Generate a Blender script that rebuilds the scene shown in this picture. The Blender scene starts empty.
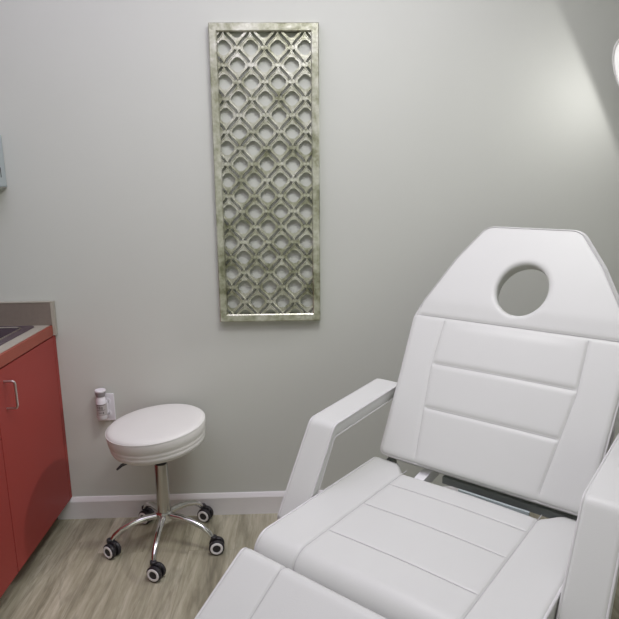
import bpy, bmesh, math, random
from mathutils import Vector, Matrix
from mathutils.geometry import delaunay_2d_cdt

random.seed(7)
C = bpy.context.scene.collection
R = math.radians
PI = math.pi

# ------------------------------------------------------------------ camera
def make_camera():
    f, p, y, ro, h = 585.1, 0.20415, 0.02884, -0.01283, 1.3995
    cy, sy, cp, sp = math.cos(y), math.sin(y), math.cos(p), math.sin(p)
    fw = Vector((sy*cp, cy*cp, -sp)); r = Vector((cy, -sy, 0)); u = r.cross(fw)
    cr, sr = math.cos(ro), math.sin(ro)
    r2 = cr*r + sr*u; u2 = -sr*r + cr*u
    m = Matrix((( r2.x, u2.x, -fw.x, 0), (r2.y, u2.y, -fw.y, 0), (r2.z, u2.z, -fw.z, h), (0, 0, 0, 1)))
    cam = bpy.data.cameras.new('camera'); cam.sensor_width = 36; cam.sensor_fit = 'HORIZONTAL'
    cam.lens = 36*f/619; cam.clip_start = .02
    o = bpy.data.objects.new('camera', cam); C.objects.link(o); o.matrix_world = m
    bpy.context.scene.camera = o
make_camera()

# ------------------------------------------------------------------ materials
def newmat(name):
    m = bpy.data.materials.new(name); m.use_nodes = True
    nt = m.node_tree
    return m, nt, nt.nodes['Principled BSDF']

def N(nt, t, **kw):
    n = nt.nodes.new(t)
    for k, v in kw.items():
        if k in n.inputs: n.inputs[k].default_value = v
        else: setattr(n, k, v)
    return n

def simple(name, col, rough=.5, metal=0, noise=.05, nscale=30, bump=0, bscale=200, spec=.5, coat=0):
    m, nt, b = newmat(name); L = nt.links
    tc = N(nt, 'ShaderNodeTexCoord')
    nz = N(nt, 'ShaderNodeTexNoise', Scale=nscale, Detail=4.0)
    L.new(tc.outputs['Object'], nz.inputs['Vector'])
    mix = N(nt, 'ShaderNodeMix', data_type='RGBA')
    c = Vector(col)
    mix.inputs[6].default_value = (*(c*(1-noise)), 1); mix.inputs[7].default_value = (*(c*(1+noise)), 1)
    L.new(nz.outputs['Fac'], mix.inputs[0]); L.new(mix.outputs[2], b.inputs['Base Color'])
    b.inputs['Roughness'].default_value = rough; b.inputs['Metallic'].default_value = metal
    b.inputs['Specular IOR Level'].default_value = spec
    b.inputs['Coat Weight'].default_value = coat
    if bump:
        n2 = N(nt, 'ShaderNodeTexNoise', Scale=bscale, Detail=3.0)
        L.new(tc.outputs['Object'], n2.inputs['Vector'])
        bp = N(nt, 'ShaderNodeBump', Strength=bump, Distance=.002)
        L.new(n2.outputs['Fac'], bp.inputs['Height']); L.new(bp.outputs['Normal'], b.inputs['Normal'])
    return m

def plank_material():
    m, nt, b = newmat('vinyl_plank'); L = nt.links
    tc = N(nt, 'ShaderNodeTexCoord')
    mp = N(nt, 'ShaderNodeMapping'); mp.inputs['Rotation'].default_value = (0, 0, R(90)); mp.inputs['Location'].default_value = (2.86, .07, 0)
    L.new(tc.outputs['Object'], mp.inputs['Vector'])
    br = N(nt, 'ShaderNodeTexBrick', offset=.37, offset_frequency=2)
    br.inputs['Scale'].default_value = 1; br.inputs['Brick Width'].default_value = 1.22; br.inputs['Row Height'].default_value = .18
    br.inputs['Mortar Size'].default_value = .0008; br.inputs['Mortar Smooth'].default_value = .3; br.inputs['Bias'].default_value = 0
    br.inputs['Color1'].default_value = (0, 0, 0, 1); br.inputs['Color2'].default_value = (1, 1, 1, 1); br.inputs['Mortar'].default_value = (.5, .5, .5, 1)
    L.new(mp.outputs['Vector'], br.inputs['Vector'])
    # grain: noise stretched along the plank, shifted per plank
    mul = N(nt, 'ShaderNodeVectorMath', operation='MULTIPLY'); mul.inputs[1].default_value = (.8, 7.5, 1)
    add = N(nt, 'ShaderNodeVectorMath', operation='MULTIPLY_ADD'); add.inputs[1].default_value = (7, 3, 5)
    L.new(mp.outputs['Vector'], mul.inputs[0])
    L.new(br.outputs['Color'], add.inputs[0]); L.new(mul.outputs['Vector'], add.inputs[2])
    n1 = N(nt, 'ShaderNodeTexNoise', Scale=1.5, Detail=8.0, Roughness=.62, Distortion=.6)
    n2 = N(nt, 'ShaderNodeTexNoise', Scale=7.0, Detail=6.0, Roughness=.7, Distortion=.4)
    L.new(add.outputs['Vector'], n1.inputs['Vector']); L.new(add.outputs['Vector'], n2.inputs['Vector'])
    r1 = N(nt, 'ShaderNodeValToRGB')
    e = r1.color_ramp.elements
    e[0].position = .28; e[0].color = (.24, .225, .16, 1); e[1].position = .72; e[1].color = (.54, .51, .40, 1)
    k = e.new(.44); k.color = (.37, .35, .255, 1); k = e.new(.56); k.color = (.46, .435, .33, 1)
    L.new(n1.outputs['Fac'], r1.inputs['Fac'])
    r2 = N(nt, 'ShaderNodeValToRGB'); e = r2.color_ramp.elements
    e[0].position = .33; e[0].color = (.72, .70, .66, 1); e[1].position = .62; e[1].color = (1.06, 1.06, 1.06, 1)
    L.new(n2.outputs['Fac'], r2.inputs['Fac'])
    mx = N(nt, 'ShaderNodeMix', data_type='RGBA', blend_type='MULTIPLY'); mx.inputs[0].default_value = 1
    L.new(r1.outputs['Color'], mx.inputs[6]); L.new(r2.outputs['Color'], mx.inputs[7])
    m3 = N(nt, 'ShaderNodeVectorMath', operation='MULTIPLY'); m3.inputs[1].default_value = (1.0, .8, 1); L.new(add.outputs['Vector'], m3.inputs[0])
    n3 = N(nt, 'ShaderNodeTexNoise', Scale=.9, Detail=5.0, Roughness=.6, Distortion=.5); L.new(m3.outputs['Vector'], n3.inputs['Vector'])
    s3 = N(nt, 'ShaderNodeMath', operation='SUBTRACT'); s3.inputs[1].default_value = .52; L.new(n3.outputs['Fac'], s3.inputs[0])
    a3 = N(nt, 'ShaderNodeMath', operation='ABSOLUTE'); L.new(s3.outputs[0], a3.inputs[0])
    r3 = N(nt, 'ShaderNodeMapRange'); r3.inputs['From Min'].default_value = .003; r3.inputs['From Max'].default_value = .018; r3.inputs['To Min'].default_value = .80; r3.inputs['To Max'].default_value = 1
    L.new(a3.outputs[0], r3.inputs['Value'])
    mc = N(nt, 'ShaderNodeMix', data_type='RGBA', blend_type='MULTIPLY'); mc.inputs[0].default_value = .9
    L.new(mx.outputs[2], mc.inputs[6]); L.new(r3.outputs['Result'], mc.inputs[7]); mx = mc
    tone = N(nt, 'ShaderNodeMix', data_type='RGBA', blend_type='MULTIPLY'); tone.inputs[0].default_value = 1
    rt = N(nt, 'ShaderNodeMapRange'); rt.inputs['To Min'].default_value = .95; rt.inputs['To Max'].default_value = 1.08
    L.new(br.outputs['Color'], rt.inputs['Value']); L.new(rt.outputs['Result'], tone.inputs[7]); L.new(mx.outputs[2], tone.inputs[6])
    dk = N(nt, 'ShaderNodeMix', data_type='RGBA'); dk.inputs[7].default_value = (.12, .1, .075, 1)
    fm = N(nt, 'ShaderNodeMath', operation='MULTIPLY'); fm.inputs[1].default_value = .35
    L.new(br.outputs['Fac'], fm.inputs[0]); L.new(fm.outputs[0], dk.inputs[0]); L.new(tone.outputs[2], dk.inputs[6])
    L.new(dk.outputs[2], b.inputs['Base Color'])
    b.inputs['Roughness'].default_value = .5
    bp = N(nt, 'ShaderNodeBump', Strength=.15, Distance=.002); L.new(n2.outputs['Fac'], bp.inputs['Height']); L.new(bp.outputs['Normal'], b.inputs['Normal'])
    return m

def foil_material():
    """worn silver-gold leaf: olive patches over pale silver"""
    m, nt, b = newmat('silver_leaf'); L = nt.links
    tc = N(nt, 'ShaderNodeTexCoord')
    n1 = N(nt, 'ShaderNodeTexNoise', Scale=14.0, Detail=8.0, Roughness=.7)
    L.new(tc.outputs['Object'], n1.inputs['Vector'])
    rp = N(nt, 'ShaderNodeValToRGB'); e = rp.color_ramp.elements
    e[0].position = .34; e[0].color = (.20, .205, .13, 1); e[1].position = .62; e[1].color = (.62, .62, .55, 1)
    k = e.new(.46); k.color = (.40, .405, .31, 1)
    L.new(n1.outputs['Fac'], rp.inputs['Fac']); L.new(rp.outputs['Color'], b.inputs['Base Color'])
    b.inputs['Metallic'].default_value = .8; b.inputs['Roughness'].default_value = .38
    n2 = N(nt, 'ShaderNodeTexNoise', Scale=90.0, Detail=4.0); L.new(tc.outputs['Object'], n2.inputs['Vector'])
    bp = N(nt, 'ShaderNodeBump', Strength=.35, Distance=.003); L.new(n2.outputs['Fac'], bp.inputs['Height']); L.new(bp.outputs['Normal'], b.inputs['Normal'])
    return m

def emit(name, col, s):
    m, nt, b = newmat(name)
    b.inputs['Base Color'].default_value = (.8, .8, .8, 1)
    b.inputs['Emission Color'].default_value = (*col, 1); b.inputs['Emission Strength'].default_value = s
    return m

M = dict(
    wall=simple('painted_wall', (.565, .582, .535), .75, noise=.015, nscale=3, bump=.05, bscale=260, spec=.25),
    ceiling=simple('ceiling_paint', (.75, .74, .73), .9, noise=.02),
    base=simple('white_trim_paint', (.78, .77, .77), .45, noise=.02),
    vinyl=simple('white_leatherette', (.575, .583, .558), .42, noise=.015, nscale=6, bump=.12, bscale=420, spec=.4),
    thread=simple('grey_seam', (.47, .465, .46), .7),
    pipe=simple('piping_leatherette', (.60, .595, .59), .45),
    stoolv=simple('stool_leatherette', (.655, .648, .62), .45, noise=.02, nscale=8, bump=.12, bscale=420, spec=.35),
    red=simple('cherry_red_laminate', (.30, .046, .038), .45, noise=.06, nscale=5, spec=.22),
    orange=simple('cherry_edge', (.30, .068, .042), .4, noise=.15, nscale=9, spec=.35),
    dark=simple('toe_kick', (.10, .04, .035), .7),
    counter=simple('taupe_laminate', (.215, .178, .15), .4, noise=.1, nscale=70, spec=.35),
    counter_edge=simple('laminate_edge', (.40, .37, .31), .4, noise=.05),
    sink=simple('dark_sink', (.085, .062, .075), .3, noise=.1),
    steel=simple('brushed_steel', (.62, .57, .54), .3, 1, noise=.04),
    chrome=simple('chrome', (.68, .68, .67), .12, 1, noise=.02),
    chromed=simple('dull_chrome', (.50, .49, .46), .25, 1, noise=.04),
    black=simple('black_plastic', (.022, .020, .024), .45, noise=.1),
    rubber=simple('grey_ring', (.80, .79, .79), .5),
    plate=simple('white_plate', (.72, .70, .73), .4, noise=.01),
    slot=simple('dark_slot', (.03, .03, .03), .6),
    framew=simple('white_powder_coat', (.72, .72, .72), .4),
    frameg=simple('grey_steel', (.26, .28, .27), .5, .1),
    blue=simple('pale_blue_metal', (.44, .50, .50), .45, .1, noise=.04),
    floor=plank_material(), foil=foil_material(),
    lampface=emit('lamp_diffuser', (1, .98, .97), .45),
    lampbody=simple('white_plastic', (.8, .8, .8), .35),
    amber=simple('clear_grey_label', (.42, .39, .38), .3, noise=.1, nscale=60),
    cap=simple('grey_cap', (.26, .245, .25), .4),
    print_=simple('label_print', (.17, .155, .15), .6),
)

# ------------------------------------------------------------------ mesh helpers
def obj(name, bm, mat, parent=None, smooth=True, angle=35, bevel=0):
    me = bpy.data.meshes.new(name)
    bmesh.ops.recalc_face_normals(bm, faces=bm.faces)
    bm.to_mesh(me); bm.free()
    me.materials.append(mat)
    if smooth:
        me.polygons.foreach_set('use_smooth', [True]*len(me.polygons))
        me.set_sharp_from_angle(angle=R(angle))
    o = bpy.data.objects.new(name, me); C.objects.link(o)
    if parent: o.parent = parent
    if bevel:
        b = o.modifiers.new('bevel', 'BEVEL'); b.width = bevel; b.segments = 2; b.limit_method = 'ANGLE'; b.angle_limit = R(40)
    return o

def thing(name, label, cat, loc=(0, 0, 0), rotz=0, group=None):
    o = bpy.data.objects.new(name, None); C.objects.link(o); o.empty_display_size = .05
    o.location = loc; o.rotation_euler = (0, 0, rotz); o['label'] = label; o['category'] = cat
    if group: o['group'] = group
    return o

def struct(name, bm, mat, **k):
    o = obj(name, bm, mat, **k); o['kind'] = 'structure'; return o

def box(bm, x0, x1, y0, y1, z0, z1, mtx=None):
    vs = [bm.verts.new((x, y, z)) for x in (x0, x1) for y in (y0, y1) for z in (z0, z1)]
    for f in ((0, 1, 3, 2), (4, 6, 7, 5), (0, 4, 5, 1), (2, 3, 7, 6), (0, 2, 6, 4), (1, 5, 7, 3)):
        bm.faces.new([vs[i] for i in f])
    if mtx: bmesh.ops.transform(bm, matrix=mtx, verts=vs)
    return bm

def B(*a, **k): return box(bmesh.new(), *a, **k)

def tube(bm, pts, rad, seg=10, closed=False, cap=True):
    pts = [Vector(p) for p in pts]; n = len(pts)
    rads = rad if isinstance(rad, (list, tuple)) else [rad]*n
    rings = []; ref = None
    for i in range(n):
        a = pts[(i-1) % n] if closed or i > 0 else pts[i]
        b = pts[(i+1) % n] if closed or i < n-1 else pts[i]
        t = (b-a).normalized()
        if ref is None:
            ref = Vector((0, 0, 1)) if abs(t.z) < .9 else Vector((1, 0, 0))
        ref = (ref - t*ref.dot(t)).normalized()
        q = t.cross(ref)
        rings.append([bm.verts.new(pts[i] + rads[i]*(math.cos(2*PI*k/seg)*ref + math.sin(2*PI*k/seg)*q)) for k in range(seg)])
    m = n if closed else n-1
    for i in range(m):
        A, D = rings[i], rings[(i+1) % n]
        for k in range(seg):
            bm.faces.new((A[k], A[(k+1) % seg], D[(k+1) % seg], D[k]))
    if not closed and cap:
        bm.faces.new(rings[0][::-1]); bm.faces.new(rings[-1])
    return bm

def lathe(bm, prof, seg=40, mtx=None):
    """prof: (r, z) from bottom to top; r=0 closes"""
    rings = []; allv = []
    for r, z in prof:
        if r <= 1e-6:
            v = bm.verts.new((0, 0, z)); rings.append([v]); allv.append(v)
        else:
            ring = [bm.verts.new((r*math.cos(2*PI*k/seg), r*math.sin(2*PI*k/seg), z)) for k in range(seg)]
            rings.append(ring); allv += ring
    for A, D in zip(rings, rings[1:]):
        for k in range(seg):
            j = (k+1) % seg
            if len(A) == 1 and len(D) == 1: continue
            if len(A) == 1: bm.faces.new((A[0], D[j], D[k]))
            elif len(D) == 1: bm.faces.new((A[k], A[j], D[0]))
            else: bm.faces.new((A[k], A[j], D[j], D[k]))
    if mtx: bmesh.ops.transform(bm, matrix=mtx, verts=allv)
    return bm

def axis_matrix(origin, zdir):
    z = Vector(zdir).normalized(); q = z.to_track_quat('Z', 'Y')
    return Matrix.Translation(Vector(origin)) @ q.to_matrix().to_4x4()

def sstep(a, b, x):
    t = max(0., min(1., (x-a)/(b-a))); return t*t*(3-2*t)

def round_poly(pts, radii, step=.006):
    """closed polygon with rounded corners, resampled densely"""
    n = len(pts); out = []
    P = [Vector(p) for p in pts]
    for i in range(n):
        a, b, c = P[i-1], P[i], P[(i+1) % n]
        u = (a-b).normalized(); w = (c-b).normalized(); r = radii[i]
        ang = u.angle(w); 
        if r <= 0: out.append(b); continue
        d = r/math.tan(ang/2)
        d = min(d, .48*(a-b).length, .48*(c-b).length); r = d*math.tan(ang/2)
        cen = b + (u+w).normalized()*(r/math.sin(ang/2))
        s = b+u*d-cen; e = b+w*d-cen
        a0 = math.atan2(s.y, s.x); da = math.atan2(e.y, e.x)-a0
        while da > PI: da -= 2*PI
        while da < -PI: da += 2*PI
        k = max(3, int(abs(da)*r/min(step, r*.35))+1)
        for j in range(k+1):
            t = a0+da*j/k; out.append(cen+r*Vector((math.cos(t), math.sin(t))))
    res = []
    for i in range(len(out)):
        a, b = out[i], out[(i+1) % len(out)]
        L = (b-a).length
        if L < 1e-6: continue
        k = max(1, int(round(L/step)))
        for j in range(k): res.append(a+(b-a)*j/k)
    return res

def loop_normals(pts):
    n = len(pts); area = sum(pts[i].x*pts[(i+1) % n].y-pts[(i+1) % n].x*pts[i].y for i in range(n))
    sg = 1 if area > 0 else -1
    out = []
    for i in range(n):
        t = (pts[(i+1) % n]-pts[i-1]).normalized(); out.append(Vector((t.y, -t.x))*sg)
    return out

def loft_pad(prof, w, side_r, disp=None, shift=None, vstep=.008, extra_v=()):
    """closed (u,z) profile swept over v in [-w,w]; ends rounded by side_r; returns bmesh in local axes x=v, y=u, z"""
    nor = loop_normals(prof)
    vs = set()
    k = max(4, int(2*w/vstep))
    for i in range(k+1): vs.add(round(-w+2*w*i/k, 5))
    for t in (0, .06, .2, .45, .75, 1):
        d = side_r*t; vs.add(round(w-d, 5)); vs.add(round(-w+d, 5))
    for e in extra_v:
        for d in (-.006, -.003, -.0015, 0, .0015, .003, .006): vs.add(round(e+d, 5))
    vs = sorted(vs)
    bm = bmesh.new(); rings = []
    for v in vs:
        d = w-abs(v); o = 0
        if d < side_r: o = side_r-math.sqrt(max(0, side_r**2-(side_r-d)**2))
        ring = []
        for p, n in zip(prof, nor):
            q = p-n*o
            if disp: q = q+n*disp(v, p, n)
            if shift: q = shift(v, q)
            ring.append(bm.verts.new((v, q.x, q.y)))
        rings.append(ring)
    m = len(prof)
    for A, D in zip(rings, rings[1:]):
        for i in range(m): bm.faces.new((A[i], A[(i+1) % m], D[(i+1) % m], D[i]))
    bm.faces.new(rings[0]); bm.faces.new(rings[-1][::-1])
    return bm

# ------------------------------------------------------------------ room
YW, XL, XR, YF, H = 2.36, -1.60, 2.15, -1.9, 2.55
struct('floor', B(XL, XR, YF, YW, -.05, 0), M['floor'], smooth=False)
struct('ceiling', B(XL, XR, YF, YW, H, H+.05), M['ceiling'], smooth=False)
struct('wall_back', B(XL-.06, XR+.06, YW, YW+.06, -.05, H+.05), M['wall'], smooth=False)
struct('wall_left', B(XL-.06, XL, YF, YW, -.05, H+.05), M['wall'], smooth=False)
struct('wall_right', B(XR, XR+.06, YF, YW, -.05, H+.05), M['wall'], smooth=False)
struct('wall_front', B(XL-.06, XR+.06, YF-.06, YF, -.05, H+.05), M['wall'], smooth=False)

def baseboard_profile():   # (distance from wall, z)
    return [(0, 0), (.0145, 0), (.0145, .076), (.0150, .079), (.0140, .083), (.0110, .0875), (.0085, .0945), (.0055, .0985), (0, .0985)]
def baseboard(name, a, b, axis, wall, sign):
    bm = bmesh.new(); ends = []
    for t in (a, b):
        ring = []
        for d, z in baseboard_profile():
            ring.append(bm.verts.new((t, wall+sign*d, z) if axis == 'x' else (wall+sign*d, t, z)))
        ends.append(ring)
    n = len(ends[0])
    for i in range(n): bm.faces.new((ends[0][i], ends[0][(i+1) % n], ends[1][(i+1) % n], ends[1][i]))
    bm.faces.new(ends[0]); bm.faces.new(ends[1][::-1])
    struct(name, bm, M['base'], angle=20)
baseboard('baseboard_back', -1.04, XR, 'x', YW, -1)
baseboard('baseboard_right', YF, YW-.016, 'y', XR, -1)

# ------------------------------------------------------------------ cabinets, worktop and sink
XC = -.9745      # cabinet front plane
def handle(parent, x, y, z0, z1):
    """D pull: two legs standing off along +x, one vertical bar"""
    so, r = .036, .0042
    pts = [(x, y, z0)]
    for k in range(5):
        a = k/4*PI/2; pts.append((x+so-.010+.010*math.sin(a), y, z0+.010-.010*math.cos(a)))
    for k in range(5):
        a = k/4*PI/2; pts.append((x+so-.010+.010*math.cos(a), y, z1-.010+.010*math.sin(a)))
    pts.append((x, y, z1))
    h = obj('handle', tube(bmesh.new(), pts, r, 10), M['steel'], parent); h['label'] = 'brushed steel bar pull'

SY = 1.845
def cabinet(y0, y1, label, fronts):
    t = thing('base_cabinet', label, 'cabinet', (XC, (y0+y1)/2, 0), group=None)
    cy = (y0+y1)/2
    a, b = y0-cy+.001, y1-cy-.001
    bm = bmesh.new()      # open-topped box of panels, so the bowl hangs inside
    box(bm, -.58, -.020, a, b, .097, .115); box(bm, -.58, -.020, a, a+.018, .115, .68); box(bm, -.58, -.020, b-.018, b, .115, .68)
    box(bm, -.58, -.565, a+.018, b-.018, .115, .826); box(bm, -.038, -.020, a+.018, b-.018, .60, .826)
    obj('carcass', bm, M['red'], t, smooth=False)
    obj('plinth', B(-.58, -.075, y0-cy+.001, y1-cy-.001, 0, .0965), M['dark'], t, smooth=False)
    for kind, z0, z1, hy, hz in fronts:
        f = obj(kind, B(-.0195, 0, y0-cy+.0018, y1-cy-.0018, z0, z1), M['red'], t, smooth=False, bevel=.0012)
        handle(f, 0, hy-cy, *hz)
    if y1 > 2.3: obj('filler_strip', B(-.58, -.0005, 2.3345-cy, 2.3585-cy, .0995, .826), M['red'], t, smooth=False)
cabinet(SY, 2.334, 'cherry red base cabinet against the back wall, single tall door with a steel bar pull', [('door', .099, .8225, 1.905, (.682, .778))])
cabinet(1.30, SY, 'cherry red base cabinet cut off by the photo edge, with a low bar pull', [('drawer', .60, .8225, 1.575, (.665, .761)), ('door', .099, .597, 1.69, (.425, .521))])
# worktop: slab with a sink cut-out
t = thing('countertop', 'taupe laminate countertop with cherry wood front edge and short backsplash', 'countertop', (XC, 1.83, .828))
SX0, SX1, SY0, SY1 = -.50, -.070, -.30, .478       # sink cut-out in countertop axes
bm = bmesh.new()
z0, z1 = .0005, .042
box(bm, -.60, -.012, SY1, .528, z0, z1); box(bm, -.60, -.012, -.53, SY0, z0, z1)
box(bm, -.60, SX0, SY0, SY1, z0, z1); box(bm, SX1, -.012, SY0, SY1, z0, z1)
obj('worktop_slab', bm, M['counter_edge'], t, smooth=False)
e = obj('front_edge', B(-.0118, .0005, -.53, .528, 0, .0405), M['orange'], t, smooth=False, bevel=.001); e['label'] = 'cherry wood front edging'
obj('backsplash', B(-.60, .0, .508, .5285, .0422, .136), M['counter'], t, smooth=False)
e = obj('backsplash_edge', bm := box(B(-.60, .0105, .506, .5285, .1362, .139), .0002, .0105, .506, .5285, .0006, .1362), M['counter_edge'], t, smooth=False); e['label'] = 'pale edge strip on the backsplash'

t = thing('drop_in_sink', 'dark rectangular drop-in sink set in the taupe countertop', 'sink', (XC, 1.83, .870))
def rrect(x0, x1, y0, y1, r, k=6):
    out = []
    for cx, cy, a0 in ((x1-r, y1-r, 0), (x0+r, y1-r, 90), (x0+r, y0+r, 180), (x1-r, y0+r, 270)):
        for i in range(k+1):
            a = R(a0+90*i/k); out.append((cx+r*math.cos(a), cy+r*math.sin(a)))
    return out
def loops_mesh(loops):
    bm = bmesh.new(); rings = [[bm.verts.new((x, y, z)) for x, y in lp] for lp, z in loops]
    n = len(rings[0])
    for A, D in zip(rings, rings[1:]):
        for i in range(n): bm.faces.new((A[i], A[(i+1) % n], D[(i+1) % n], D[i]))
    return bm, rings
rx0, rx1, ry0, ry1 = SX0-.012, SX1+.012, SY0-.012, SY1+.012
bm, rg = loops_mesh([(rrect(rx0, rx1, ry0, ry1, .02), .0005), (rrect(rx0+.002, rx1-.002, ry0+.002, ry1-.002, .019), .005), (rrect(rx0+.03, rx1-.03, ry0+.03, ry1-.03, .03), .006), (rrect(rx0+.036, rx1-.036, ry0+.036, ry1-.036, .03), .002)])
obj('rim', bm, M['sink'], t, angle=60)
bm, rg = loops_mesh([(rrect(rx0+.0365, rx1-.0365, ry0+.0365, ry1-.0365, .03), .002), (rrect(rx0+.04, rx1-.04, ry0+.04, ry1-.04, .03), -.02), (rrect(rx0+.05, rx1-.05, ry0+.05, ry1-.05, .03), -.15), (rrect(rx0+.08, rx1-.08, ry0+.08, ry1-.08, .03), -.17)])
bm.faces.new(rg[-1])
obj('basin', bm, M['sink'], t, angle=60)
lp = [(x, y, .0055) for x, y in rrect(rx0+.034, rx1-.034, ry0+.034, ry1-.034, .03)]
e = obj('inner_lip', tube(bmesh.new(), lp, .003, 8, closed=True), M['steel'], t); e['label'] = 'bright steel lip around the bowl'

# ------------------------------------------------------------------ wall dispenser at the photo's left edge
t = thing('paper_dispenser', 'pale blue-grey metal dispenser box mounted high on the wall above the sink', 'dispenser', (-1.275, YW, 1.42))
obj('box_body', B(-.175, .175, -.115, -.0005, 0, .195), M['blue'], t, smooth=False, bevel=.004)
obj('lock_slot', B(.1745, .1758, -.045, -.040, .035, .072), M['slot'], t, smooth=False)
obj('bottom_flange', B(-.172, .172, -.112, -.002, -.006, -.0003), M['chromed'], t, smooth=False)

# ------------------------------------------------------------------ wall outlet and the plug-in freshener
t = thing('wall_outlet', 'white electrical outlet cover plate low on the grey wall', 'outlet', (-.795, YW, .508))
obj('cover_plate', B(-.037, .037, -.006, -.0004, -.060, .060), M['plate'], t, bevel=.0025, smooth=False)
for zc in (-.026, .026):
    bm = bmesh.new(); lathe(bm, [(0, 0), (.0165, 0), (.0165, .0022), (0, .0022)], 24, axis_matrix((.006, -.006, zc), (0, -1, 0)))
    s = obj('socket', bm, M['plate'], t)
    for dx in (-.0062, .0062):
        obj('socket_slot', B(.006+dx-.001, .006+dx+.001, -.0089, -.0083, zc-.004, zc+.005), M['slot'], s, smooth=False)

t = thing('plug_in_freshener', 'small white and grey bottle plugged into the wall outlet', 'air freshener', (-.803, YW-.034, .470))
obj('bottle_body', lathe(bmesh.new(), [(0, .0), (.018, .0), (.0205, .004), (.0205, .078), (.019, .086), (.0165, .092), (.0165, .097), (0, .097)], 28), M['plate'], t)
obj('label_band', lathe(bmesh.new(), [(.0205, .018), (.0210, .0185), (.0210, .067), (.0205, .0675)], 28), M['amber'], t)
bm = bmesh.new()
def arcblock(bm, r, a0, a1, z0, z1, n=6):
    for i in range(n):
        p = [R(a0+(a1-a0)*(i+j)/n) for j in (0, 1)]
        q = [bm.verts.new((r*math.cos(a), r*math.sin(a), z)) for a, z in ((p[0], z0), (p[1], z0), (p[1], z1), (p[0], z1))]
        bm.faces.new(q)
arcblock(bm, .0213, 230, 335, .0625, .067); arcblock(bm, .0213, 262, 278, .047, .060); arcblock(bm, .0213, 285, 300, .045, .058); arcblock(bm, .0213, 240, 255, .050, .060)
arcblock(bm, .0213, 235, 330, .041, .0435); arcblock(bm, .0213, 250, 290, .030, .033); arcblock(bm, .0213, 296, 310, .026, .036)
obj('label_print', bm, M['print_'], t)
obj('cap_band', lathe(bmesh.new(), [(.0150, .0972), (.0175, .0975), (.0205, .108), (.0215, .1185), (.0, .1185)], 28), M['cap'], t)
e = obj('cap_top', lathe(bmesh.new(), [(.0215, .1187), (.0222, .1195), (.0222, .124), (.020, .1265), (0, .127)], 28), M['plate'], t); e['label'] = 'white round cap'
obj('plug_body', B(-.014, .020, .017, .0258, .012, .07), M['plate'], t, smooth=False, bevel=.003)

# ------------------------------------------------------------------ fretwork wall panel
PX0, PX1, PZ0, PZ1 = -.2945, .1131, .871, 2.0007
pcx, pcz = (PX0+PX1)/2, (PZ0+PZ1)/2; pw, ph = (PX1-PX0)/2, (PZ1-PZ0)/2
t = thing('fretwork_wall_panel', 'tall silver-leaf wall panel of pierced ogee fretwork in a flat frame', 'wall decor', (pcx, YW, pcz))
t.rotation_euler = (0, R(.2), 0)
FW = .030
def frame_mesh():
    """mitred flat frame, 3 cm deep"""
    bm = bmesh.new()
    sec = [(0, -.001), (0, -.029), (.003, -.031), (FW-.004, -.029), (FW, -.026), (FW, -.001)]   # (inset, y)
    rings = []
    for ins, y in sec:
        a, b = pw-ins, ph-ins
        rings.append([bm.verts.new((sx*a, y, sz*b)) for sx, sz in ((-1, -1), (1, -1), (1, 1), (-1, 1))])
    n = len(rings)
    for i in range(n):
        A, D = rings[i], rings[(i+1) % n]
        for k in range(4): bm.faces.new((A[k], A[(k+1) % 4], D[(k+1) % 4], D[k]))
    return bm
obj('frame', frame_mesh(), M['foil'], t, angle=25)
P, HR = .1013, .0603        # column pitch, half row pitch
def ogee(t_):
    """S-curve from a cell's top node (0,HR) to its side node (P/2,0)"""
    s = t_; x0 = .0068; x = x0+(P/2-2*x0)*sstep(.06, .94, s); z = HR*(1-s)
    return x, z
def ogee_pts(n=14, off=0, t0=.1, t1=.9):
    c = [ogee(t0+(t1-t0)*i/n) for i in range(n+1)]; out = []
    for i, (x, z) in enumerate(c):
        a = c[max(0, i-1)]; b = c[min(n, i+1)]; dx, dz = b[0]-a[0], b[1]-a[1]; L = math.hypot(dx, dz)
        out.append((x-dz/L*off, z+dx/L*off))
    return out
cells = []
for row in range(-1, 18):
    z = .4806-row*HR
    for k in ((-3, -1, 1, 3) if row % 2 == 0 else (-2, 0, 2)): cells.append((k*P/2, z, k, row))
def hole_pts(n=32):
    out = []
    for i in range(n):
        a = 2*PI*i/n; ph_ = (a+PI/4) % (PI/2)-PI/4
        r = .0095*math.cos(ph_)+math.sqrt(.0182**2-(.0095*math.sin(ph_))**2)
        out.append((r*math.cos(a)*1.03, r*math.sin(a)*.97))
    return out
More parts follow.
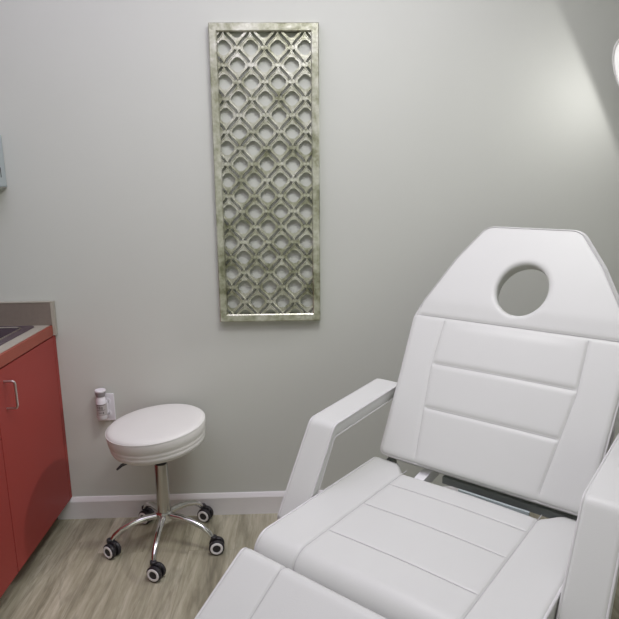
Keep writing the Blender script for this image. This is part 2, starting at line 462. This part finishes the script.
def lattice_mesh():
    """pierced sheet: outer rectangle with cell holes and ogee slots cut right through"""
    W2, H2 = pw-.008, ph-.008
    loops = []; ridges = []; seen = set()
    def rect():
        out = []
        for (a, b), (c, d) in (((-W2, -H2), (W2, -H2)), ((W2, -H2), (W2, H2)), ((W2, H2), (-W2, H2)), ((-W2, H2), (-W2, -H2))):
            k = int(math.hypot(c-a, d-b)/.03)
            out += [(a+(c-a)*i/k, b+(d-b)*i/k) for i in range(k)]
        return out
    loops.append(rect())
    for cx, cz, ki, row in cells:
        hp = []; lim = H2-.004; hl = [(cx+x, cz+z) for x, z in hole_pts()]
        for k in range(len(hl)):
            a, b = hl[k-1], hl[k]
            for e in (-lim, lim):
                if (abs(a[1]) > lim) != (abs(b[1]) > lim) and (a[1]-e)*(b[1]-e) < 0:
                    hp.append((a[0]+(b[0]-a[0])*(e-a[1])/(b[1]-a[1]), e))
            if abs(b[1]) <= lim: hp.append(b)
        loops.append(hp)
        for sx in (1, -1):
            for sz in (1, -1):
                key = (2*ki+sx, 2*row-sz)
                if key in seen: continue
                seen.add(key)
                if abs(cz+sz*HR) > H2: continue
                t1 = .68 if abs(cx+sx*P/2) > W2-.004 else .89
                a = ogee_pts(off=.0044, t0=.11, t1=t1); b = ogee_pts(off=-.0044, t0=.11, t1=t1)
                loops.append([(cx+sx*x, cz+sz*z) for x, z in a+b[::-1]])
                for off in (.0066, -.0066):
                    ridges.append([(cx+sx*x, cz+sz*z) for x, z in ogee_pts(off=off, t0=.06, t1=min(.94, t1+.05))])
    pts = []; edges = []; spans = []
    for lp in loops:
        a = len(pts); n = len(lp); spans.append((a, n))
        pts += [Vector(p) for p in lp]; edges += [(a+i, a+(i+1) % n) for i in range(n)]
    vc, _, fc, orig, _, _ = delaunay_2d_cdt(pts, edges, [], 0, 1e-7)
    boxes = []
    for lp in loops[1:]:
        xs = [p[0] for p in lp]; zs = [p[1] for p in lp]; boxes.append((min(xs), max(xs), min(zs), max(zs), lp))
    def in_hole(q):
        for x0, x1, z0, z1, lp in boxes:
            if x0 < q.x < x1 and z0 < q.y < z1:
                c = False
                for i in range(len(lp)):
                    a, b = lp[i-1], lp[i]
                    if (a[1] > q.y) != (b[1] > q.y) and q.x < (b[0]-a[0])*(q.y-a[1])/(b[1]-a[1])+a[0]: c = not c
                if c: return True
        return False
    bm = bmesh.new(); y0, y1 = -.020, -.012
    Fv = [bm.verts.new((v.x, y0, v.y)) for v in vc]; Bv = [bm.verts.new((v.x, y1, v.y)) for v in vc]
    for f in fc:
        c = sum((vc[i] for i in f), Vector((0, 0)))/len(f)
        if in_hole(c): continue
        bm.faces.new([Fv[i] for i in f]); bm.faces.new([Bv[i] for i in f][::-1])
    m = {}
    for i, o_ in enumerate(orig):
        for q in o_: m[q] = i
    for a, n in spans:
        for i in range(n):
            p, q = m[a+i], m[a+(i+1) % n]
            if p != q:
                try: bm.faces.new((Fv[p], Fv[q], Bv[q], Bv[p]))
                except ValueError: pass
    bmesh.ops.delete(bm, geom=[v for v in bm.verts if not v.link_faces], context='VERTS')
    for rd in ridges: tube(bm, [(x, -.0203, z) for x, z in rd], .0024, 6)
    return bm
obj('lattice', lattice_mesh(), M['foil'], t, angle=40)

# ------------------------------------------------------------------ rolling stool
SXc, SYc = -.528, 2.138
t = thing('rolling_stool', 'round white padded rolling stool with chrome five-star base beside the red cabinet', 'stool', (SXc, SYc, 0))
tilt = Matrix.Translation((0, 0, .423)) @ Matrix.Rotation(R(-4.5), 4, 'Y') @ Matrix.Rotation(R(1.5), 4, 'X') @ Matrix.Translation((0, 0, -.43))
prof = [(0, .438), (.150, .438), (.166, .440), (.1745, .446), (.179, .456), (.1800, .464), (.1790, .467), (.1815, .472), (.1825, .480), (.1815, .4835), (.1840, .488), (.1865, .505), (.1875, .519), (.1860, .527), (.181, .5325), (.172, .5355), (.15, .5375), (.09, .5395), (.04, .5400), (0, .5400)]
obj('seat', lathe(bmesh.new(), prof, 72, tilt), M['stoolv'], t, angle=60)
bm = bmesh.new(); rr = .1868
tube(bm, [tilt @ Vector((rr*math.cos(2*PI*k/72), rr*math.sin(2*PI*k/72), .5265)) for k in range(72)], .0014, 6, closed=True)
obj('seat_piping', bm, M['stoolv'], t)
obj('seat_plate', box(bmesh.new(), -.07, .07, -.07, .07, .428, .4375, tilt), M['black'], t, smooth=False)
bm = bmesh.new(); tube(bm, [(-.03, -.05, .428), (-.075, -.115, .424), (-.112, -.13, .412), (-.128, -.135, .398)], [.005, .005, .006, .004], 8)
e = obj('height_lever', bm, M['black'], t); e['label'] = 'black height lever'
obj('lift_collar', lathe(bmesh.new(), [(0, .355), (.021, .355), (.022, .41), (.032, .418), (.032, .428), (0, .428)], 24), M['black'], t)
obj('lift_column', lathe(bmesh.new(), [(0, .135), (.026, .135), (.026, .24), (.0255, .3549), (0, .3549)], 28), M['chromed'], t)
obj('base_hub', lathe(bmesh.new(), [(0, .108), (.028, .108), (.032, .114), (.033, .146), (.029, .152), (0, .152)], 28), M['chrome'], t)
RB = .212
wheel_yaw = [238, 250, 276, 252, 240]
for k in range(5):
    a = R(198+72*k); ca, sa = math.cos(a), math.sin(a)
    ctrl = [(.026, .134), (.07, .132), (.12, .122), (.165, .104), (.192, .084), (.203, .068)]
    bm = bmesh.new()
    tube(bm, [(r*ca, r*sa, z) for r, z in ctrl], [.0135, .0125, .0115, .0105, .0105, .0095], 12)
    obj('leg', bm, M['chrome'], t)
    cx, cy = RB*ca, RB*sa; R0 = .0305
    wa = R(wheel_yaw[k]); ax = Vector((math.cos(wa), math.sin(wa), 0))
    back = Vector((-ax.y, ax.x, 0))*.010
    bm = bmesh.new()
    lathe(bm, [(0, .058), (.0105, .058), (.0125, .062), (.0125, .074), (0, .074)], 16, Matrix.Translation((cx, cy, 0)))
    # hood between the wheels
    o0 = Vector((cx, cy, R0))+back
    box(bm, -.0058, .0058, -.020, .020, -.006, .034, Matrix.Translation(o0) @ Matrix(((ax.x, -ax.y, 0, 0), (ax.y, ax.x, 0, 0), (0, 0, 1, 0), (0, 0, 0, 1))))
    c = obj('caster', bm, M['black'], t, smooth=True, bevel=.003)
    for s in (1, -1):
        m0 = axis_matrix(o0+ax*s*.0062, ax*s)
        obj('wheel', lathe(bmesh.new(), [(0, 0), (R0-.003, 0), (R0-.0005, .003), (R0, .007), (R0-.0005, .012), (R0-.004, .0155), (.0225, .0165), (0, .0165)], 28, m0), M['black'], c)
        obj('wheel_ring', lathe(bmesh.new(), [(.0155, .0166), (.0160, .0182), (.0230, .0180), (.0245, .0164), (.0245, .0155)], 28, m0), M['rubber'], c)

# ------------------------------------------------------------------ treatment chair (axes: x across, y towards the head, z up)
AZ = R(40.5)
Uv = Vector((math.sin(AZ), math.cos(AZ), 0)); Vv = Vector((math.cos(AZ), -math.sin(AZ), 0))
org = Uv*1.15 + Vv*(-.572)
chair = thing('treatment_chair', 'large white leatherette facial treatment chair with reclined backrest, face hole and armrests', 'treatment chair', org, -AZ)
U0 = 1.15
# --- seat
Lf, Lb = .878-U0, 1.424-U0
VS = .190; CS = [1.281-U0, 1.155-U0, 1.003-U0]
prof = round_poly([(Lf-.012, .495), (Lb, .495), (Lb, .603), (Lf, .605)], [.012, .02, .03, .05], .0065)
def refine(prof, marks, lo=.3, n=(-.005, -.0025, 0, .0025, .005)):
    out = list(prof)
    for s in marks:
        i = max((j for j in range(len(out)) if out[j].y > .59), key=lambda j: -abs(out[j].x-s))
        z = out[i].y
        out = [p for j, p in enumerate(out) if not (p.y > .59 and abs(p.x-s) < .0062)]
        new = [Vector((s+d, z)) for d in n]
        # insert in order: the top runs from +x to -x
        idx = next(j for j in range(len(out)) if out[j].y > .59 and out[j].x < s and out[j-1].x >= s)
        out[idx:idx] = new[::-1]
    return out
prof = refine(prof, CS)
def seat_disp(v, p, n):
    d = 0
    top = n.y > .2 or n.x < -.6
    if top:
        d -= .0035*math.exp(-((abs(v)-VS)/.0032)**2)
        if abs(v) < VS+.03:
            for s in CS: d -= .0022*math.exp(-((p.x-s)/.0028)**2)*(n.y > .7)*(1-sstep(VS-.01, VS, abs(v)))
        d += .004*math.cos(min(1, abs(v)/VS)*PI/2)*(1 if abs(v) < VS else 0)*max(0, n.y)
    return d
def notch(v): return .052*(1-sstep(.185, .243, abs(v)))
def seat_shift(v, q):
    w = sstep(Lb-.09, Lb-.02, q.x)
    return Vector((q.x-notch(v)*w, q.y))
obj('seat', loft_pad(prof, .312, .014, seat_disp, seat_shift, extra_v=(-VS, VS)), M['vinyl'], chair, angle=50)
seat = chair.children[-1] if len(chair.children) else None
def top_z(x): return .603+(.605-.603)*(Lb-x)/(Lb-Lf)
bm = bmesh.new()
lift = -.0012
for s in (-1, 1):
    pts = []
    for p, n in zip(prof, loop_normals(prof)):
        if (n.y > .2 or n.x < -.6) and p.x < .235 and p.y > .51:
            q = p+n*(lift-.0022); pts.append((s*VS, q.x, q.y))
    tube(bm, pts, .0012, 6)
for c in CS: tube(bm, [(v/20*(VS-.004), c, top_z(c)-.0013+.004*math.cos(abs(v/20)*PI/2)) for v in range(-20, 21)], .0009, 6)
obj('seat_stitching', bm, M['thread'], chair)
bm = bmesh.new()
for s in (-1, 1):
    pts = []
    for p, n in zip(prof, loop_normals(prof)):
        if n.y > -.3:
            q = p-n*.0045; q = seat_shift(s*.31, q); pts.append((s*.3095, q.x, q.y))
    i0 = max(range(len(pts)), key=lambda i: math.dist(pts[i], pts[i-1]))
    pts = pts[i0:]+pts[:i0]
    tube(bm, pts, .0035, 8)
obj('seat_piping', bm, M['pipe'], chair)

# --- backrest: outline + face hole, triangulated as a height field
def pad_from_outline(outline, hole, T, re, rh, disp, step=.0085, extra=()):
    n1 = loop_normals(outline); n2 = loop_normals(hole)
    pts = []; hts = []
    def addp(p, h): pts.append(Vector((p.x, p.y))); hts.append(h)
    for p in outline: addp(p, T-re*.55)
    for p in hole: addp(p, T-rh*.75)
    no, nh = len(outline), len(hole)
    edges = [(i, (i+1) % no) for i in range(no)]+[(no+i, no+(i+1) % nh) for i in range(nh)]
    def inside(q, poly):
        c = False
        for i in range(len(poly)):
            a, b = poly[i-1], poly[i]
            if (a.y > q.y) != (b.y > q.y) and q.x < (b.x-a.x)*(q.y-a.y)/(b.y-a.y)+a.x: c = not c
        return c
    def rnd(d, r, lo): 
        if d >= r: return 0
        return (r-math.sqrt(max(0, r*r-(r-d)**2)))*lo
    def dist(q, poly): return min((q-p).length for p in poly)
    for fr in (.08, .28, .58, 1.):
        for p, n in zip(outline, n1):
            addp(p-n*re*fr, T-rnd(re*fr, re, .55))
        for p, n in zip(hole, n2):
            addp(p+n*rh*fr, T-rnd(rh*fr, rh, .75))
    xs = [p.x for p in outline]; ys = [p.y for p in outline]
    y = min(ys); row = 0
    cand = []
    while y < max(ys):
        x = min(xs)+(row % 2)*step/2
        while x < max(xs):
            cand.append(Vector((x, y))); x += step
        y += step*.87; row += 1
    cand = [q for q in cand if abs(q.y-HS) > .0085]
    for q in list(extra): cand.append(q)
    for q in cand:
        if not inside(q, outline) or inside(q, hole): continue
        if dist(q, outline) < re+step*.45 or dist(q, hole) < rh+step*.45: continue
        addp(q, T)
    res = delaunay_2d_cdt(pts, edges, [], 0, 1e-6)
    vc, faces = res[0], res[2]; orig = res[3]
    bm = bmesh.new(); F = []; Bk = []
    for q, src in zip(vc, orig):
        h = hts[src[0]] if src else T
        h += disp(q.x, q.y)
        F.append(bm.verts.new((q.x, h, q.y)))
    for f in faces:
        c = sum((vc[i] for i in f), Vector((0, 0)))/len(f)
        if inside(c, outline) and not inside(c, hole):
            try: bm.faces.new([F[i] for i in f])
            except ValueError: pass
    # walls + back
    m = {}
    for i, src in enumerate(orig):
        for s in src: m[s] = i
    for a0, cnt in ((0, no), (no, nh)):
        k = 1 if a0 == 0 else 1.10      # the face hole widens toward the back
        hc = Vector((0, 0)) if a0 == 0 else sum((vc[m[a0+i]] for i in range(cnt)), Vector((0, 0)))/cnt
        lowv = [bm.verts.new((hc.x+(vc[m[a0+i]].x-hc.x)*k, 0, hc.y+(vc[m[a0+i]].y-hc.y)*k)) for i in range(cnt)]
        for i in range(cnt):
            j = (i+1) % cnt
            bm.faces.new((F[m[a0+i]], F[m[a0+j]], lowv[j], lowv[i]))
        Bk.append(lowv)
    edges_b = []
    for lowv in Bk:
        for i in range(len(lowv)):
            e = bm.edges.get((lowv[i], lowv[(i+1) % len(lowv)])); edges_b.append(e)
    bmesh.ops.triangle_fill(bm, edges=edges_b, use_beauty=True)
    loose = [v for v in bm.verts if not v.link_faces]
    bmesh.ops.delete(bm, geom=loose, context='VERTS')
    return bm

BL_ = [(-.290, -.004), (-.295, .10), (-.302, .25), (-.314, .437), (-.299, .490), (-.230, .652), (-.157, .770)]
BR_ = [(.290, -.004), (.295, .10), (.302, .25), (.314, .437), (.296, .490), (.207, .652), (.126, .766)]
outl = BL_+BR_[::-1]
rad = [.02, .2, .3, .05, .08, .12, .045]
rad2 = [.02, .2, .3, .05, .08, .12, .055]
outline = round_poly(outl, rad+rad2[::-1], .0085)
HC, HA, HB = .563, .073, .081
hole = [Vector((HA*math.cos(2*PI*k/56), HC+HB*math.sin(2*PI*k/56))) for k in range(56)]
H1, H2, HS, WS = .296, .160, .445, .207
def ws(h): return min(WS, .172+.125*h)
TB = .048
def seam_y(v): return HS-.004*math.cos(min(1, abs(v)/.3)*PI/2)
def bdisp(v, h):
    d = 0
    d -= .0035*math.exp(-((h-HS)/.004)**2)
    if h < HS: d -= .0030*math.exp(-((abs(v)-ws(h))/.0035)**2)*(1-sstep(HS-.02, HS, h))
    ins = 1-sstep(ws(h)-.008, ws(h), abs(v))
    for s in (H1, H2): d -= .0045*math.exp(-((h-s)/.0055)**2)*ins
    if h < HS and abs(v) < ws(h): d += .005*math.cos(v/ws(h)*PI/2)*(1-sstep(HS-.04, HS-.008, h))
    if h > HS: d += .004*sstep(HS, HS+.06, h)
    return d
extra = []
for i in range(-70, 71):
    v = i*.0043
    for dz in (-.0045, 0, .0045):
        extra.append(Vector((v, HS+dz+1e-4*(i % 2))))
        if abs(v) < WS-.006:
            for s in (H1, H2): extra.append(Vector((v, s+dz+1e-4*(i % 2))))
for k in range(3, 102):
    for s in (-1, 1):
        for dx in (-.004, 0, .004): extra.append(Vector((s*ws(k*.0043)+dx+1e-4*(k % 2), k*.0043)))
REC = R(32.9)
ub, zb = 1.393-U0, .63
# pad local: x across, y = thickness toward the front (sitter), z = up along the pad
back_m = Matrix(((1, 0, 0, 0), (0, -math.cos(REC), math.sin(REC), ub), (0, math.sin(REC), math.cos(REC), zb), (0, 0, 0, 1))) @ Matrix.Translation((0, -TB, 0))
bm = pad_from_outline(outline, hole, TB, .014, .015, bdisp, extra=extra)
bmesh.ops.transform(bm, matrix=back_m, verts=bm.verts)
obj('backrest', bm, M['vinyl'], chair, angle=50)
bm = bmesh.new()
# piping cord round the front and back edge
no_ = loop_normals(outline)
tube(bm, [back_m @ Vector((p.x, TB-.0095, p.y)) for p, n in zip(outline, no_)], .0036, 8, closed=True)
tube(bm, [back_m @ Vector((p.x, .003, p.y)) for p, n in zip(outline, no_)], .0036, 8, closed=True)
obj('backrest_piping', bm, M['pipe'], chair)
bm = bmesh.new()
ns = loop_normals(outline)
ring = [(p, n) for p, n in zip(outline, ns) if p.y > .462]
ring = sorted(ring, key=lambda q: math.atan2(q[0].y-.46, q[0].x))
tube(bm, [back_m @ Vector((p.x-n.x*.0065, TB+bdisp(p.x-n.x*.0065, p.y-n.y*.0065)-.0004, p.y-n.y*.0065)) for p, n in ring], .0016, 6)  # edge seam as a grey line, also standing in for the piping's shadow
def onback(v, h, o=0.0): return back_m @ Vector((v, TB+bdisp(v, h)+o, h))
tube(bm, [onback(v/40*.304, HS, .0012) for v in range(-40, 41)], .0014, 6)
for s in (-1, 1): tube(bm, [onback(s*ws(.01+k/40*(HS-.02)), .01+k/40*(HS-.02), .0000) for k in range(41)], .0008, 6)
for hh in (H1, H2): tube(bm, [onback(v/30*(ws(hh)-.01), hh, .0004) for v in range(-30, 31)], .0010, 6)
obj('backrest_stitching_edge_shade', bm, M['thread'], chair)

# --- leg rest, hinged below the seat front and dropped
drop = R(32)
lx, lz = .845-U0, .601
prof = round_poly([(-.50, -.085), (.0, -.085), (.0, 0), (-.50, 0)], [.02, .012, .022, .04], .0065)
def leg_disp(v, p, n):
    if n.y > .2 or n.x > .6: return -.0035*math.exp(-((abs(v)-VS)/.0032)**2)+(.003*math.cos(abs(v)/VS*PI/2) if abs(v) < VS and n.y > .5 else 0)
    return 0
leg_m = Matrix.Translation((0, lx, lz)) @ Matrix.Rotation(drop, 4, 'X')
bm = loft_pad(prof, .311, .014, leg_disp, extra_v=(-VS, VS)); bmesh.ops.transform(bm, matrix=leg_m, verts=bm.verts)
obj('leg_rest', bm, M['vinyl'], chair, angle=50)
nn = loop_normals(prof)
for s in (-1, 1):
    bm = bmesh.new(); tube(bm, [leg_m @ Vector((s*.3085, (p-n*.0045).x, (p-n*.0045).y)) for p, n in zip(prof, nn)], .0035, 8, closed=True)
    obj('leg_rest_piping', bm, M['pipe'], chair)
bm = bmesh.new()
for s in (-1, 1):
    pts = [leg_m @ Vector((s*VS, (p-n*.0032).x, (p-n*.0032).y)) for p, n in zip(prof, nn) if n.y > .2 or n.x > .6]
    i0 = max(range(len(pts)), key=lambda i: (pts[i]-pts[i-1]).length); pts = pts[i0:]+pts[:i0]
    tube(bm, pts, .0012, 6)
obj('leg_rest_stitching', bm, M['thread'], chair)

# --- armrests
E_ = (1.205-U0, .769); RR = (1.565-U0, .792); BT = (1.058-U0, .535)
def arm_profile():
    a = Vector(RR); e = Vector(E_); b = Vector(BT); th = .040; th2 = .024
    d1 = (e-a).normalized(); n1 = Vector((-d1.y, d1.x)); n1 = n1 if n1.y < 0 else -n1
    d2 = (b-e).normalized(); n2 = Vector((-d2.y, d2.x)); n2 = n2 if n2.x > 0 else -n2
    # inner elbow = intersection of the two offset lines
    p, q = a+n1*th, b+n2*th2
    den = d1.x*d2.y-d1.y*d2.x; s = ((q-p).x*d2.y-(q-p).y*d2.x)/den
    q = q+Vector((-.020, -.050))
    return round_poly([a, e, b, q, p+d1*s, p], [.012, .035, .010, .010, .012, .014], .006)
ap = arm_profile()
for s in (-1, 1):
    m = Matrix.Translation((s*.359, 0, .004*(s+1)))
    bm = loft_pad(ap, .0435, .011, vstep=.012); bmesh.ops.transform(bm, matrix=m, verts=bm.verts)
    a = obj('armrest', bm, M['vinyl'], chair, angle=50)
    bm = bmesh.new(); nn = loop_normals(ap)
    for s2 in (-1, 1):
        tube(bm, [m @ Vector((s2*.0415, (p-n*.0035).x, (p-n*.0035).y)) for p, n in zip(ap, nn)], .0028, 8, closed=True)
    obj('armrest_piping', bm, M['pipe'], a)
    bm = bmesh.new()
    box(bm, s*.308-.003, s*.308+.003, 1.05-U0, 1.09-U0, .50, .56); tube(bm, [(s*.30, 1.075-U0, .535), (s*.325, 1.075-U0, .545)], .009, 10)
    obj('armrest_bracket', bm, M['frameg'], a)

# --- steel frame below the pads
def bar(bm, a, b, w=.03):
    a, b = Vector(a), Vector(b); L = (b-a).length
    box(bm, -w/2, w/2, -w/2, w/2, 0, L, axis_matrix(a, b-a))
bm = bmesh.new()
for s in (-1, 1):
    bar(bm, (s*.24, -.24, .478), (s*.24, .33, .478), .032)
    bar(bm, (s*.24, -.20, .478), (s*.24, -.25, .02), .035); bar(bm, (s*.24, .24, .478), (s*.24, .30, .02), .035)
    bar(bm, (s*.24, -.33, .0165), (s*.24, .40, .0165), .033)
for y in (-.20, .24): bar(bm, (-.24, y, .478), (.24, y, .478), .028)
for y in (-.28, .34): bar(bm, (-.24, y, .0165), (.24, y, .0165), .03)
obj('base_frame', bm, M['framew'], chair, smooth=False)
bm = bmesh.new()
for s in (-1, 1):     # backrest rails
    bar(bm, back_m @ Vector((s*.10, -.014, .02)), back_m @ Vector((s*.10, -.014, .42)), .026)
bar(bm, back_m @ Vector((-.24, -.016, .03)), back_m @ Vector((.24, -.016, .03)), .026)
bar(bm, (-.27, .262, .520), (.27, .262, .520), .03)
bar(bm, (-.095, .277, .587), (.285, .277, .587), .02)
for s in (-1, 1):
    bar(bm, (s*.265, .275, .478), (s*.265, .275, .60), .022)
obj('back_frame', bm, M['frameg'], chair, smooth=False)
bm = bmesh.new()
bar(bm, (-.155, .20, .560), (-.135, .300, .600), .030)
e = obj('recline_bracket', bm, M['framew'], chair, smooth=False); e['label'] = 'white steel bracket in the gap behind the seat'
bm = bmesh.new()
box(bm, -.03, .16, .229, .236, .575, .5955); box(bm, -.03, .16, .229, .30, .490, .496); box(bm, .05, .07, .229, .236, .49, .58)
obj('cross_strap', bm, M['blue'], chair, smooth=False)
for s in (-1, 1):
    obj('hinge_bolt', lathe(bmesh.new(), [(0, 0), (.013, 0), (.013, .022), (.008, .024), (0, .024)], 18, axis_matrix((s*.280, 1.438-U0, .617), (s, 0, 0))), M['black'], chair)

# ------------------------------------------------------------------ lamp at the right edge
LC = Vector((1.190, 2.085, 1.762))
# the diffuser's plane meets the back wall along this line: the edge of the lit patch
La, Lb_ = Vector((1.045, YW, 2.081)), Vector((1.285, YW, 1.615))
LN = (Lb_-La).cross(LC-La).normalized()
if LN.x > 0: LN = -LN
lamp = thing('magnifying_lamp', 'round white treatment lamp glowing at the right edge of the photo', 'lamp', (1.62, 1.93, 0))
inv = Matrix.Translation((-1.62, -1.93, 0))
lm = inv @ axis_matrix(LC, LN)
obj('lamp_head', lathe(bmesh.new(), [(0, -.045), (.08, -.045), (.125, -.03), (.138, -.012), (.140, .0), (.133, .0), (.131, -.006), (0, -.006)], 48, lm), M['lampbody'], lamp)
obj('diffuser', lathe(bmesh.new(), [(0, -.0055), (.1305, -.0055), (.1305, -.003), (0, -.003)], 48, lm), M['lampface'], lamp)
o1 = inv @ (LC-LN*.046)
bm = tube(bmesh.new(), [o1, o1+Vector((.10, 0, .05)), Vector((.0, .0, 1.45))], .011, 12)
obj('lamp_arm', bm, M['lampbody'], lamp)
obj('lamp_pole', tube(bmesh.new(), [(0, 0, .03), (0, 0, 1.455)], .014, 14), M['lampbody'], lamp)
obj('lamp_base', lathe(bmesh.new(), [(0, 0), (.16, 0), (.165, .012), (.15, .028), (.03, .036), (0, .036)], 36), M['lampbody'], lamp)

# ------------------------------------------------------------------ lights
def area(name, loc, rot, size, energy, col, size_y=None):
    l = bpy.data.lights.new(name, 'AREA'); l.energy = energy; l.color = col; l.size = size
    if size_y: l.shape = 'RECTANGLE'; l.size_y = size_y
    o = bpy.data.objects.new(name, l); C.objects.link(o); o.location = loc; o.rotation_euler = rot
    return o
area('ceiling_light', (.22, 1.3, H-.01), (0, 0, 0), .40, 14, (.985, 1, .945))
area('ceiling_fill_wide', (-.25, 1.08, H-.012), (0, 0, 0), 2.1, 24.5, (1, .915, 1.15))  # added broad fill below the ceiling, not a fixture
area('rear_fill_light', (.1, YF+.02, 1.25), (R(90), 0, 0), 1.7, 9, (.95, 1, .86))  # added fill from the wall behind the camera; no window there
sl = bpy.data.lights.new('lamp_light', 'SPOT'); sl.energy = 3.2; sl.color = (1, .97, .98); sl.spot_size = R(179.9); sl.spot_blend = .10; sl.shadow_soft_size = .02
so = bpy.data.objects.new('lamp_light', sl); C.objects.link(so); so.location = LC+LN*.003
so.rotation_euler = (-LN).to_track_quat('Z', 'Y').to_euler()

ll = bpy.data.lights.new('lamp_lens_light', 'SPOT'); ll.energy = 45; ll.color = (1, .985, .96); ll.spot_size = R(34); ll.spot_blend = 1.0; ll.shadow_soft_size = .05
lo = bpy.data.objects.new('lamp_lens_light', ll); C.objects.link(lo); lo.location = LC+LN*.004
lo.rotation_euler = (lo.location-Vector((-.80, 2.02, .33))).to_track_quat('Z', 'Y').to_euler()
w = bpy.data.worlds.new('world'); bpy.context.scene.world = w; w.use_nodes = True
w.node_tree.nodes['Background'].inputs[0].default_value = (.9, .92, 1, 1); w.node_tree.nodes['Background'].inputs[1].default_value = .3
vs = bpy.context.scene.view_settings
vs.view_transform = 'Standard'; vs.look = 'None'; vs.exposure = 0; vs.gamma = 1
